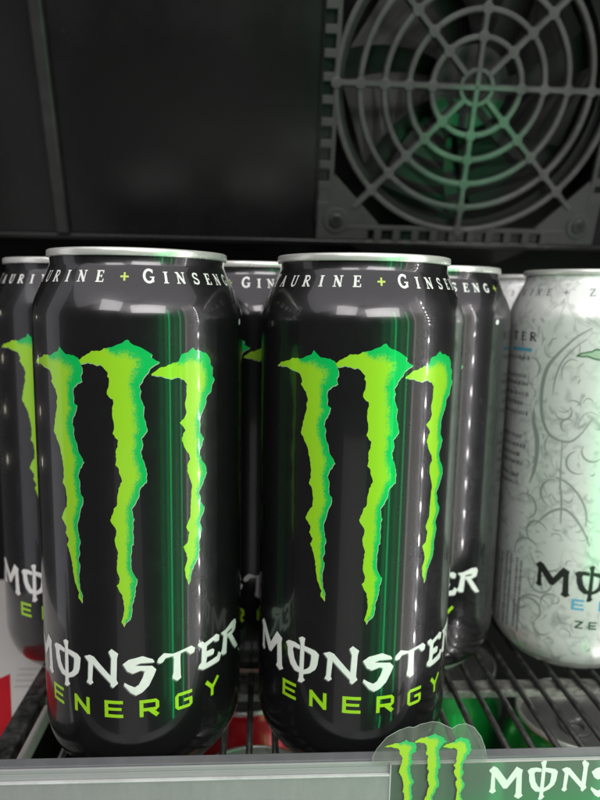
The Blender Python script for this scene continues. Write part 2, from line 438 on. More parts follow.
def add_dust(m, scale, amount, color=(0.35, 0.35, 0.34)):
    """sparse pale dust specks"""
    nt = m.node_tree
    b = nt.nodes['Principled BSDF']
    tc = nt.nodes.new('ShaderNodeTexCoord')
    v = nt.nodes.new('ShaderNodeTexVoronoi')
    v.inputs['Scale'].default_value = scale
    nt.links.new(tc.outputs['Object'], v.inputs['Vector'])
    near = nt.nodes.new('ShaderNodeMath')
    near.operation = 'LESS_THAN'
    near.inputs[1].default_value = 0.055
    nt.links.new(v.outputs['Distance'], near.inputs[0])
    sep = nt.nodes.new('ShaderNodeSeparateColor')
    nt.links.new(v.outputs['Color'], sep.inputs[0])
    rare = nt.nodes.new('ShaderNodeMath')
    rare.operation = 'GREATER_THAN'
    rare.inputs[1].default_value = 1 - amount
    nt.links.new(sep.outputs[0], rare.inputs[0])
    mul = nt.nodes.new('ShaderNodeMath')
    mul.operation = 'MULTIPLY'
    nt.links.new(near.outputs[0], mul.inputs[0])
    nt.links.new(rare.outputs[0], mul.inputs[1])
    mx = nt.nodes.new('ShaderNodeMix')
    mx.data_type = 'RGBA'
    src = b.inputs['Base Color'].links[0].from_socket if b.inputs['Base Color'].links else None
    if src:
        nt.links.new(src, mx.inputs[6])
    else:
        mx.inputs[6].default_value = b.inputs['Base Color'].default_value
    mx.inputs[7].default_value = (*color, 1)
    nt.links.new(mul.outputs[0], mx.inputs[0])
    nt.links.new(mx.outputs[2], b.inputs['Base Color'])


def ink_mat(name, c0, c1, metal=0.15, rough=0.3):
    """two printed inks blended by the tone attribute"""
    m = mat(name, c0, rough, metal, coat=0.6, coat_rough=0.08)
    nt = m.node_tree
    b = nt.nodes['Principled BSDF']
    a = nt.nodes.new('ShaderNodeAttribute')
    a.attribute_name = 'tone'
    mx = nt.nodes.new('ShaderNodeMix')
    mx.data_type = 'RGBA'
    mx.inputs[6].default_value = (*c0, 1)
    mx.inputs[7].default_value = (*c1, 1)
    # fine printed dots where the inks meet
    tc = nt.nodes.new('ShaderNodeTexCoord')
    v = nt.nodes.new('ShaderNodeTexVoronoi')
    v.inputs['Scale'].default_value = 1500
    nt.links.new(tc.outputs['Object'], v.inputs['Vector'])

    def op(kind, x, y):
        n = nt.nodes.new('ShaderNodeMath')
        n.operation = kind
        for k, q in enumerate((x, y)):
            if isinstance(q, (int, float)):
                n.inputs[k].default_value = q
            else:
                nt.links.new(q, n.inputs[k])
        return n.outputs[0]
    tn = a.outputs['Fac']
    edge = op('MULTIPLY', op('MULTIPLY', tn, op('SUBTRACT', 1.0, tn)), 4.0)
    dots = op('MULTIPLY', op('SUBTRACT', v.outputs['Distance'], 0.45), edge)
    fac = op('ADD', tn, dots)
    fac.node.use_clamp = True
    nt.links.new(fac, mx.inputs[0])
    nt.links.new(mx.outputs[2], b.inputs['Base Color'])
    return m


M = {}
M['black_can'] = mat('black_can', (0.046, 0.0445, 0.048), 0.25, 0.85, coat=0.7, coat_rough=0.06, rough_var=0.05, wear_scale=120)


def brush_round(m):
    """drawn-metal grain: highlights stretch along the can"""
    nt = m.node_tree
    b = nt.nodes['Principled BSDF']
    tg = nt.nodes.new('ShaderNodeTangent')
    tg.direction_type = 'RADIAL'
    tg.axis = 'Z'
    nt.links.new(tg.outputs[0], b.inputs['Tangent'])
    b.inputs['Anisotropic'].default_value = 0.7


brush_round(M['black_can'])
M['silver'] = mat('aluminium', (0.84, 0.83, 0.80), 0.26, 0.55, rough_var=0.03, wear_scale=60)
M['lid'] = mat('lid_aluminium', (0.55, 0.55, 0.55), 0.28, 1.0, rough_var=0.06, wear_scale=200)
M['dark_lid'] = mat('dark_lid_aluminium', (0.34, 0.34, 0.33), 0.32, 0.6, rough_var=0.06, wear_scale=200)
M['claw'] = ink_mat('claw_ink', (0.35, 0.70, 0.02), (0.0, 0.53, 0.105))
M['sticker_claw'] = ink_mat('sticker_claw_ink', (0.42, 0.66, 0.04), (0.05, 0.52, 0.16), 0.0, 0.45)
M['claw_edge'] = mat('claw_edge_ink', (0.45, 0.62, 0.42), 0.3, 0.2, coat=0.5)
M['white_ink'] = mat('white_ink', (0.84, 0.84, 0.82), 0.35, 0.0, coat=0.5, wear=0.2, wear_scale=500, wear_color=(0.55, 0.55, 0.55))
M['shadow_ink'] = mat('grey_shadow_ink', (0.20, 0.20, 0.20), 0.35, 0.3, coat=0.5)
M['lime_ink'] = mat('lime_ink', (0.38, 0.70, 0.015), 0.35, 0.1, coat=0.5)
M['pale_lime_ink'] = mat('pale_lime_ink', (0.50, 0.62, 0.12), 0.35, 0.1, coat=0.5)
M['black_ink'] = mat('black_ink', (0.02, 0.022, 0.02), 0.35, 0.0, coat=0.4)
M['grey_ink'] = mat('grey_ink', (0.22, 0.23, 0.23), 0.35, 0.3, coat=0.4)
M['light_grey_ink'] = mat('light_grey_ink', (0.40, 0.42, 0.41), 0.35, 0.4, coat=0.4)
M['faint_ink'] = mat('faint_ink', (0.45, 0.46, 0.42), 0.5)
M['blue_ink'] = mat('blue_ink', (0.10, 0.42, 0.62), 0.35, 0.1, coat=0.4)
M['green_ink'] = mat('dark_green_ink', (0.02, 0.10, 0.04), 0.35, 0.1, coat=0.4)
M['ghost_claw'] = ink_mat('pale_claw_ink', (0.40, 0.55, 0.40), (0.12, 0.20, 0.13))
M['green_can'] = mat('green_can', (0.01, 0.28, 0.05), 0.3, 0.4, coat=0.8)
M['red_can'] = mat('red_can', (0.50, 0.012, 0.02), 0.3, 0.3, coat=0.8)
M['pale_lid'] = mat('pale_lid', (0.72, 0.78, 0.70), 0.35, 0.5)
M['wall'] = mat('black_plastic_wall', (0.006, 0.006, 0.0062), 0.27, 0.0, spec=0.30, bump=0.12, bump_scale=900, wear=0.5, wear_scale=14,
                wear_color=(0.014, 0.014, 0.0143), rough_var=0.06)
M['rib'] = mat('black_plastic_rib', (0.02, 0.02, 0.02), 0.35, 0.0, spec=0.4, wear=0.5, wear_scale=60, wear_color=(0.05, 0.05, 0.05))
add_dust(M['wall'], 260, 0.03, (0.10, 0.10, 0.10))
M['liner'] = mat('black_liner', (0.008, 0.008, 0.008), 0.6, 0.0, spec=0.2)
M['grille'] = mat('dusty_grille_plastic', (0.044, 0.044, 0.044), 0.5, 0.0, spec=0.4, bump=0.2, bump_scale=700, wear=0.5, wear_scale=90,
                  wear_color=(0.10, 0.10, 0.098))
M['frame'] = mat('dusty_frame_plastic', (0.033, 0.033, 0.033), 0.5, 0.0, spec=0.4, bump=0.2, bump_scale=700, wear=0.5, wear_scale=90, wear_color=(0.045, 0.045, 0.044))
M['fan'] = mat('fan_plastic', (0.013, 0.013, 0.013), 0.5, 0.0, spec=0.3)
M['hub'] = mat('fan_hub_plastic', (0.028, 0.028, 0.028), 0.5, 0.0, spec=0.3)
M['screw'] = mat('dark_screw', (0.05, 0.05, 0.05), 0.35, 0.7)
M['wire'] = mat('coated_wire', (0.012, 0.012, 0.012), 0.28, 0.0, coat=0.4, bump=0.5, bump_scale=260, wear=0.5, wear_scale=260, wear_color=(0.10, 0.10, 0.09))
M['bar'] = mat('dirty_bar', (0.09, 0.085, 0.08), 0.4, 0.3, wear=0.9, wear_scale=160, wear_color=(0.35, 0.34, 0.31), bump=0.5, bump_scale=200)
M['blackbar'] = mat('black_bar', (0.012, 0.012, 0.012), 0.35, 0.0, wear=0.6, wear_scale=230, wear_color=(0.12, 0.12, 0.115), bump=0.6, bump_scale=260)
M['ledge'] = mat('grey_ledge', (0.17, 0.17, 0.185), 0.35, 0.2, wear=0.4, wear_scale=150, wear_color=(0.24, 0.24, 0.25))
M['rail'] = mat('grey_rail', (0.36, 0.355, 0.365), 0.38, 0.1, bump=0.1, bump_scale=500, wear=0.35, wear_scale=120, wear_color=(0.40, 0.40, 0.40))
M['lit_edge'] = mat('lit_edge', (0.62, 0.62, 0.62), 0.25, 0.0, wear=0.7, wear_scale=70, wear_color=(0.35, 0.35, 0.35))  # pale colour paints in the light caught along the clear holder's edges
M['film_edge'] = mat('film_edge', (0.45, 0.45, 0.44), 0.25, 0.0, wear=0.9, wear_scale=130, wear_color=(0.15, 0.15, 0.15))
M['carton'] = mat('white_card', (0.62, 0.60, 0.58), 0.55, 0.0, wear=0.3, wear_scale=40, wear_color=(0.52, 0.50, 0.48))
M['red_ink'] = mat('red_ink', (0.52, 0.015, 0.025), 0.45, 0.0)
M['paint_white'] = mat('label_white', (0.78, 0.80, 0.76), 0.4, 0.0)


def clear_mat(name, tint, opacity, rough):
    m = bpy.data.materials.new(name)
    m.use_nodes = True
    nt = m.node_tree
    b = nt.nodes['Principled BSDF']
    b.inputs['Base Color'].default_value = (*tint, 1)
    b.inputs['Roughness'].default_value = rough
    tr = nt.nodes.new('ShaderNodeBsdfTransparent')
    mx = nt.nodes.new('ShaderNodeMixShader')
    n = nt.nodes.new('ShaderNodeTexNoise')
    tc = nt.nodes.new('ShaderNodeTexCoord')
    mp = nt.nodes.new('ShaderNodeMapping')
    mp.inputs['Scale'].default_value = (1, 1, 0.25)
    n.inputs['Scale'].default_value = 260
    n.inputs['Detail'].default_value = 5
    mr = nt.nodes.new('ShaderNodeMapRange')
    mr.inputs[1].default_value, mr.inputs[2].default_value = 0.3, 0.75
    mr.inputs[3].default_value, mr.inputs[4].default_value = opacity - 0.1, opacity + 0.15
    nt.links.new(tc.outputs['Object'], mp.inputs[0])
    nt.links.new(mp.outputs[0], n.inputs['Vector'])
    nt.links.new(n.outputs['Fac'], mr.inputs[0])
    nt.links.new(mr.outputs[0], mx.inputs[0])
    nt.links.new(tr.outputs[0], mx.inputs[1])
    nt.links.new(b.outputs[0], mx.inputs[2])
    nt.links.new(mx.outputs[0], nt.nodes['Material Output'].inputs[0])
    return m


M['clear'] = clear_mat('clear_plastic', (0.5, 0.5, 0.5), 0.30, 0.18)
M['sticker_film'] = clear_mat('smoky_film', (0.30, 0.30, 0.28), 0.34, 0.15)


def white_can_mat():
    m = mat('white_can', (0.60, 0.64, 0.61), 0.30, 0.35, coat=0.7, coat_rough=0.1)
    nt = m.node_tree
    b = nt.nodes['Principled BSDF']
    tc = nt.nodes.new('ShaderNodeTexCoord')
    nz = nt.nodes.new('ShaderNodeTexNoise')
    nz.inputs['Scale'].default_value = 45
    nz.inputs['Detail'].default_value = 3
    nt.links.new(tc.outputs['Object'], nz.inputs['Vector'])
    add = nt.nodes.new('ShaderNodeVectorMath')
    add.operation = 'MULTIPLY_ADD'
    add.inputs[1].default_value = (0.03, 0.03, 0.03)
    nt.links.new(nz.outputs['Color'], add.inputs[0])
    nt.links.new(tc.outputs['Object'], add.inputs[2])
    vo = nt.nodes.new('ShaderNodeTexVoronoi')
    vo.feature = 'DISTANCE_TO_EDGE'
    vo.inputs['Scale'].default_value = 105
    nt.links.new(add.outputs[0], vo.inputs['Vector'])
    line = nt.nodes.new('ShaderNodeMapRange')
    line.inputs[1].default_value, line.inputs[2].default_value = 0.0, 0.10
    line.inputs[3].default_value, line.inputs[4].default_value = 0.5, 0.0
    nt.links.new(vo.outputs['Distance'], line.inputs[0])
    n2 = nt.nodes.new('ShaderNodeTexNoise')
    n2.inputs['Scale'].default_value = 38
    n2.inputs['Detail'].default_value = 5
    nt.links.new(tc.outputs['Object'], n2.inputs['Vector'])
    msk = nt.nodes.new('ShaderNodeMapRange')
    msk.inputs[1].default_value, msk.inputs[2].default_value = 0.46, 0.66
    nt.links.new(n2.outputs['Fac'], msk.inputs[0])
    mul = nt.nodes.new('ShaderNodeMath')
    mul.operation = 'MULTIPLY'
    nt.links.new(line.outputs[0], mul.inputs[0])
    nt.links.new(msk.outputs[0], mul.inputs[1])
    n3 = nt.nodes.new('ShaderNodeTexNoise')
    n3.inputs['Scale'].default_value = 150
    n3.inputs['Detail'].default_value = 6
    n3.inputs['Distortion'].default_value = 1.5
    nt.links.new(tc.outputs['Object'], n3.inputs['Vector'])
    m3 = nt.nodes.new('ShaderNodeMapRange')
    m3.inputs[1].default_value, m3.inputs[2].default_value = 0.52, 0.72
    m3.inputs[3].default_value, m3.inputs[4].default_value = 0, 0.75
    nt.links.new(n3.outputs['Fac'], m3.inputs[0])
    mx_ = nt.nodes.new('ShaderNodeMath')
    mx_.operation = 'MAXIMUM'
    nt.links.new(mul.outputs[0], mx_.inputs[0])
    nt.links.new(m3.outputs[0], mx_.inputs[1])
    mx = nt.nodes.new('ShaderNodeMix')
    mx.data_type = 'RGBA'
    mx.inputs[6].default_value = (0.86, 0.87, 0.85, 1)
    mx.inputs[7].default_value = (0.33, 0.35, 0.34, 1)
    nt.links.new(mx_.outputs[0], mx.inputs[0])
    nt.links.new(mx.outputs[2], b.inputs['Base Color'])
    return m


M['white_can'] = white_can_mat()


def label_mat():
    """printed gradient of the shelf label: grey at the top and left, green below right"""
    m = mat('label_print', (0.1, 0.2, 0.1), 0.35, 0.0, coat=0.3)
    nt = m.node_tree
    b = nt.nodes['Principled BSDF']
    a = nt.nodes.new('ShaderNodeAttribute')
    a.attribute_name = 'tone'
    r = nt.nodes.new('ShaderNodeValToRGB')
    r.color_ramp.elements[0].color = (0.12, 0.14, 0.122, 1)
    r.color_ramp.elements[1].color = (0.008, 0.27, 0.075, 1)
    nt.links.new(a.outputs['Fac'], r.inputs[0])
    nt.links.new(r.outputs[0], b.inputs['Base Color'])
    return m


M['label'] = label_mat()

# ------------------------------------------------------------------ the cabinet behind the shelf
TILT = math.radians(17.8)
W0 = Vector((-11.1, 178.3, 188.0))
WUP = Vector((0, -math.sin(TILT), math.cos(TILT)))
WN = Vector((0, -math.cos(TILT), -math.sin(TILT)))       # towards the viewer


def on_wall(x, u, d=0.0):
    p = W0 + Vector((1, 0, 0)) * x + WUP * u + WN * d
    return (p.x, p.y, p.z)


def wall_prism(name, poly, d0, d1, m, parent=None, bevel=0.0):
    """flat outline in wall coordinates extruded from depth d0 to d1"""
    if area2(poly) < 0:
        poly = poly[::-1]
    n = len(poly)
    vs = [on_wall(x, u, d0) for x, u in poly] + [on_wall(x, u, d1) for x, u in poly]
    fs = [tuple(range(n))[::-1], tuple(range(n, 2 * n))] + [(i, (i + 1) % n, n + (i + 1) % n, n + i) for i in range(n)]
    o = obj(name, vs, fs, m, parent)
    if bevel:
        bm = bmesh.new()
        bm.from_mesh(o.data)
        ed = [e for e in bm.edges if all(v.index >= n for v in e.verts)]
        bmesh.ops.bevel(bm, geom=ed, offset=bevel * MM, segments=2, affect='EDGES', profile=0.5)
        bm.to_mesh(o.data)
        bm.free()
    return o


GX, GU = 91.5, 84.0       # fan centre on the panel


def build_back():
    ox0, ox1, ou0, ou1 = -330, 330, 0, 330
    h = 76.0
    ix0, ix1, iu0, iu1 = GX - h, GX + h, GU - h, GU + h
    out = [(ox0, ou0), (ox1, ou0), (ox1, ou1), (ox0, ou1)]
    inn = [(ix0, iu0), (ix1, iu0), (ix1, iu1), (ix0, iu1)]
    vs = [on_wall(x, u, 0) for x, u in out + inn] + [on_wall(x, u, -5) for x, u in out + inn]
    fs = []
    for i in range(4):
        j = (i + 1) % 4
        fs.append((i, j, 4 + j, 4 + i))
        fs.append((8 + i, 12 + i, 12 + j, 8 + j))
        fs.append((4 + i, 4 + j, 12 + j, 12 + i))
        fs.append((i, 8 + i, 8 + j, j))
    p = tag(obj('back_panel', vs, fs, M['wall']), kind='structure')
    lip = wall_prism('panel_lip', [(-330, -2.2), (330, -2.2), (330, 1.0), (-330, 1.0)], 0.3, 2.2, M['wall'], p, 0.6)
    rib = wall_prism('panel_rib', [(-139, 1.2), (-131.8, 1.2), (-131.8, 330), (-139, 330)], 0.1, 4.0, M['rib'], p, 1.2)
    b = tag(box('cabinet_back', (-330, 330, 236, 240, -206, 330), M['liner']), kind='structure')
    tag(box('cabinet_floor', (-330, 330, -60, 236, -212, -204.5), M['liner']), kind='structure')


build_back()


def ring_data(r, w, d0, d1, seg=72):
    prof = [(r - w / 2, d0), (r - w / 2 * 0.85, d1 - 0.4), (r - w / 2 * 0.45, d1), (r + w / 2 * 0.45, d1), (r + w / 2 * 0.85, d1 - 0.4), (r + w / 2, d0)]
    n = len(prof)
    vs, fs = [], []
    for i in range(seg):
        a = 2 * math.pi * i / seg
        for rr, d in prof:
            vs.append(on_wall(GX + rr * math.cos(a), GU + rr * math.sin(a), d))
    for i in range(seg):
        j = (i + 1) % seg
        for k in range(n):
            l = (k + 1) % n
            fs.append((i * n + k, j * n + k, j * n + l, i * n + l))
    return vs, fs


def build_grille():
    g = empty('fan_grille', on_wall(GX, GU, 0))
    tag(g, 'black plastic fan grille of rings and spokes on the back panel', 'fan grille')
    inv = Matrix.Translation(-Vector(on_wall(GX, GU, 0)))

    def fix(o):
        o.data.transform(Matrix.Translation(-g.location))
        return o

    for r in (8.5, 24, 36.6, 49.6, 62.6, 75.4):
        vs, fs = ring_data(r, 3.3 if r > 10 else 2.8, 0.5, 3.6)
        fix(obj('ring', vs, fs, M['grille'], g, smooth=False))
    for k in range(8):
        a = math.radians(45 * k + (1 if k % 2 else 0))
        c, s = math.cos(a), math.sin(a)
        r0, r1 = (0.5, 75.0) if k % 2 == 0 else (8.5, 89.0)
        pr = [(-1.85, 0.3), (-1.65, 3.0), (-1.0, 3.9), (1.0, 3.9), (1.65, 3.0), (1.85, 0.3)]
        vs = [on_wall(GX + c * rr - s * t, GU + s * rr + c * t, d) for rr in (r0, r1) for t, d in pr]
        n = len(pr)
        fs = [(i, (i + 1) % n, n + (i + 1) % n, n + i) for i in range(n)] + [tuple(range(n))[::-1], tuple(range(n, 2 * n))]
        fix(obj('spoke', vs, fs, M['grille'], g))
    for r in (24, 36.6, 49.6, 62.6, 75.4):
        for k in range(8):
            a = math.radians(45 * k + (1 if k % 2 else 0))
            px, pu = GX + r * math.cos(a), GU + r * math.sin(a)
            fix(wall_prism('joint', [(px + 3.1 * math.cos(q), pu + 3.1 * math.sin(q)) for q in [2 * math.pi * i / 12 for i in range(12)]], 1.0, 3.96, M['grille'], g, 0.5))
    # square frame with comb edges
    H1, H0 = 82.5, 76.6
    for side in range(4):
        rot = math.radians(90 * side)
        c, s = math.cos(rot), math.sin(rot)
        pts = [(-H0 + 8, -H0 + 2.6), (H0 - 8, -H0 + 2.6), (H0 - 8, -H0)]
        x = H0 - 11
        while x > -H0 + 14:
            pts += [(x, -H0), (x, -H1), (x - 4.4, -H1), (x - 4.4, -H0)]
            x -= 11.0
        pts += [(-H0 + 8, -H0)]
        fix(wall_prism('frame_side', [(GX + c * a - s * b, GU + s * a + c * b) for a, b in pts], 0.2, 3.2, M['frame'], g, 0.35))
        fix(wall_prism('outer_strip', [(GX + c * a - s * b, GU + s * a + c * b) for a, b in
                                       [(-H1 + 9, -H1 - 1.2), (H1 - 9, -H1 - 1.2), (H1 - 9, -H1 + 0.2), (-H1 + 9, -H1 + 0.2)]], 0.1, 2.0, M['wall'], g, 0.3))
        # corner plate with a diagonal bar
        cp = [(-H1, -H1), (-H1 + 30, -H1 + 0.3), (-H1 + 30, -H0 + 1.5), (-46, -H0 + 3), (-H0 + 3, -46), (-H0 + 1.5, -H1 + 30), (-H1 + 0.3, -H1 + 30)]
        fix(wall_prism('corner_plate', [(GX + c * a - s * b, GU + s * a + c * b) for a, b in cp], 0.15, 3.0, M['frame'], g, 0.4))
        # screw boss and screw
        bx, bu = -71.5, -71.5
        px, pu = GX + c * bx - s * bu, GU + s * bx + c * bu
        fix(wall_prism('screw_boss', [(px + 7.2 * math.cos(t), pu + 7.2 * math.sin(t)) for t in [2 * math.pi * i / 24 for i in range(24)]], 3.0, 3.9, M['frame'], g, 0.4))
        sc_ = fix(wall_prism('screw', [(px + 4.0 * math.cos(t), pu + 4.0 * math.sin(t)) for t in [2 * math.pi * i / 20 for i in range(20)]], 3.9, 5.0, M['screw'], g, 0.6))
        for q in (0, 1):
            t = math.radians(30 + 90 * q)
            cc, ss = math.cos(t), math.sin(t)
            fix(wall_prism('slot', [(px + cc * a - ss * b, pu + ss * a + cc * b) for a, b in ((-2.4, -.45), (2.4, -.45), (2.4, .45), (-2.4, .45))], 5.0, 5.06 + 0.03 * q, M['liner'], sc_))
    return g


build_grille()


def build_fan():
    f = empty('cooling_fan', on_wall(GX, GU, -22))
    tag(f, 'dark cooling fan behind the round grille', 'fan')

    def fix(o):
        o.data.transform(Matrix.Translation(-f.location))
        return o

    def disc(name, r0, r1, d0, d1, m, seg=48):
        vs, fs = [], []
        pr = [(r0, d0), (r1, d0), (r1, d1), (r0, d1)]
        for i in range(seg):
            a = 2 * math.pi * i / seg
            for rr, d in pr:
                vs.append(on_wall(GX + rr * math.cos(a), GU + rr * math.sin(a), d))
        for i in range(seg):
            j = (i + 1) % seg
            for k in range(4):
                l = (k + 1) % 4
                fs.append((i * 4 + k, j * 4 + k, j * 4 + l, i * 4 + l))
        return fix(obj(name, vs, fs, m, f))

    disc('hub', 0.2, 21, -24, -10, M['hub'])
    disc('shroud', 71, 75.5, -30, -5.5, M['fan'])
    disc('back_plate', 0.2, 110, -33, -31, M['fan'])
    for k in range(7):
        a0 = 2 * math.pi * k / 7 + 0.2
        vs = []
        for side in (0, 1.2):
            for i in range(7):
                t = i / 6
                rr = 21.5 + 48 * t
                for e in (0, 1):
                    a = a0 + e * (0.55 + 0.1 * t) + 0.25 * t
                    vs.append(on_wall(GX + rr * math.cos(a), GU + rr * math.sin(a), -25 + 12 * e + side))
        fs = []
        for s_ in (0, 14):
            for i in range(6):
                q = (s_ + 2 * i, s_ + 2 * i + 1, s_ + 2 * i + 3, s_ + 2 * i + 2)
                fs.append(q if s_ else q[::-1])
        for i in range(6):
            fs.append((2 * i, 2 * i + 2, 16 + 2 * i, 14 + 2 * i))
            fs.append((2 * i + 1, 15 + 2 * i, 17 + 2 * i, 2 * i + 3))
        fix(obj('blade', vs, fs, M['fan'], f))


build_fan()


# ------------------------------------------------------------------ wire shelf and price rail
def build_shelf():
    s = empty('wire_shelf', (0, 60, -3))
    tag(s, 'black wire shelf carrying the row of drink cans', 'shelf')
    x = 55.1 - 9.1 * 17
    base = None
    while x < 200:
        if base is None:
            base = tube('wire', [(0, -34, -1.3), (0, 60, -1.3), (0, 172, -1.3)], 1.2, M['wire'], s)
            base.data.transform(Matrix.Translation(-Vector((0, 60, -3)) * MM))
            o = base
        else:
            o = base.copy()
            col.objects.link(o)
        o.location = (x * MM, 0, 0)
        x += 9.1

    def loc(o):
        o.data.transform(Matrix.Translation(-Vector((0, 60, -3)) * MM))
        return o

    for y in (29, 100, 165):
        loc(box('cross_bar', (-125, 205, y - 4, y + 4, -6.2, -2.55), M['bar'], s, 0.8))
    loc(box('side_bar', (-124, -116.5, -34, 172, -6, -0.2), M['blackbar'], s, 0.9))
    loc(box('front_bar', (-260, 260, -37, -34.2, -8, -1.5), M['blackbar'], s, 0.6))


build_shelf()


def build_rail():
    r = empty('price_rail', (0, -39, 0))
    tag(r, 'grey plastic price rail along the front edge of the shelf', 'price rail')

    def loc(o):
        o.data.transform(Matrix.Translation(-Vector((0, -39, 0)) * MM))
        return o

    loc(box('rail_body', (-260, 260, -40.0, -37.2, -22, 14.5), M['rail'], r, 0.2))
    loc(box('rail_bead', (-260, 260, -40.05, -39.35, 14.55, 16.1), M['rail'], r, 0.3))
    loc(box('top_ledge', (-260, 260, -39.3, -35.6, 14.6, 16.5), M['ledge'], r, 0.3))
    loc(box('holder_sheet', (-260, 7, -41.2, -40.7, -20, 12.0), M['clear'], r))
    loc(box('holder_edge', (-260, 7, -41.3, -40.1, 12.02, 12.6), M['lit_edge'], r, 0.2))
    loc(box('holder_end', (7.02, 7.35, -41.25, -40.2, -20, 16.0), M['lit_edge'], r))
    loc(box('front_lip', (-260, 260, -41.8, -39.6, -24, -21), M['rail'], r, 0.4))


build_rail()


def flat_front(y):
    return lambda s, z: (s, y, z)


def claw_poly(i):
    L, Rr = CLAWS[i]
    p = L + Rr[::-1]
    rnd = random.Random(40 + i)
    out = []
    for a, b in zip(p, p[1:] + p[:1]):          # torn edge: small nicks along every stretch
        dx, dy = b[0] - a[0], b[1] - a[1]
        l = math.hypot(dx, dy)
        n = max(1, int(l / 0.65))
        out.append(a)
        for k in range(1, n):
            j = rnd.uniform(-0.16, 0.16)
            out.append((a[0] + dx * k / n - dy / l * j, a[1] + dy * k / n + dx / l * j))
    return out


def seg_dist(p, a, b):
    dx, dy = b[0] - a[0], b[1] - a[1]
    t = max(0, min(1, ((p[0] - a[0]) * dx + (p[1] - a[1]) * dy) / (dx * dx + dy * dy + 1e-9)))
    return math.hypot(p[0] - a[0] - t * dx, p[1] - a[1] - t * dy)


def claw_tone(i):
    L, Rr = CLAWS[i]
    # the hook's own upper edge stays lime
    k0 = 3 if i == 0 else (5 if i == 1 else 5)
    R2 = Rr[k0:]

    def f(s, z):
        dl = min(seg_dist((s, z), a, b) for a, b in zip(L, L[1:]))
        dr = min(seg_dist((s, z), a, b) for a, b in zip(R2, R2[1:]))
        t = dr / (dr + dl + 1e-6)
        x = max(0, min(1, (0.43 - t) / 0.27))
        return x * x * (3 - 2 * x)
    return f


def build_label():
    t = tag(empty('shelf_label', (80, -41, 0)), 'green shelf label with white lettering clipped to the price rail', 'label')
    off = Vector((80, -41, 0))

    def loc(o):
        o.data.transform(Matrix.Translation(-off * MM))
        return o

    card = loc(printed('card', [[(7.6, -20), (200, -20), (200, 15.6), (7.6, 15.6)]], M['label'], t, flat_front(-40.6), 4.0,
                       lambda s, z: max(0, min(1, (10 - z) / 26 + (s - 40) / 170))))
    bk = loc(box('backing', (7.6, 200, -40.5, -39.9, -20, 15.55), M['carton'], t))
    k = 0.78
    ox, oz = 54.6, 9.2           # middle of the second letter
    loc(printed('lettering', [[(ox + (s + 19) * k, oz + (z - 42.3) * 0.86) for s, z in p] for p in WORDMARK], M['paint_white'], t, flat_front(-40.68), 2.0))


build_label()


def build_sticker():
    t = tag(empty('claw_sticker', (24, -41.8, 16)), 'clear die cut sticker with three green claw marks on the price rail', 'sticker')
    off = Vector((24, -41.8, 16))

    def loc(o):
        o.data.transform(Matrix.Translation(-off * MM))
        return o

    out = [(1.6, 16.5), (1.5, 19.0), (2.6, 21.5), (5.5, 25.3), (9.0, 27.5), (12.0, 28.6), (13.6, 28.4), (15.6, 29.4), (19.0, 30.2), (21.0, 30.0),
           (23.6, 28.6), (25.2, 27.8), (27.0, 29.0), (29.4, 29.3), (32.0, 28.0), (34.2, 25.0), (35.6, 21.5), (36.6, 17.5)]
    sheet = out + [(36.6, 15.9), (1.6, 15.9)]
    vs, fs = prune(*fill([sheet], 6.0))
    n = len(vs)
    loc(obj('film', [(s, -41.4, z) for s, z in vs], fs, M['sticker_film'], t))
    loc(obj('film_edge', [(s, -41.52, z) for s, z in prune(*fill([stroke(out, 0.2)], 1.0))[0]], prune(*fill([stroke(out, 0.2)], 1.0))[1], M['film_edge'], t))
    k = 0.435
    for i in range(3):
        dx, dz = ((11.3, 24.6), (20.3, 26.4), (28.2, 25.1))[i]
        top = max(CLAWS[i][1], key=lambda q: q[1])
        mp = lambda s, z, dx=dx, dz=dz, top=top: (dx + (s - top[0]) * k, -41.6, dz + (z - top[1]) * k)
        loc(printed('claw_mark', [claw_poly(i)], M['sticker_claw'], t, mp, 1.2, claw_tone(i)))


build_sticker()


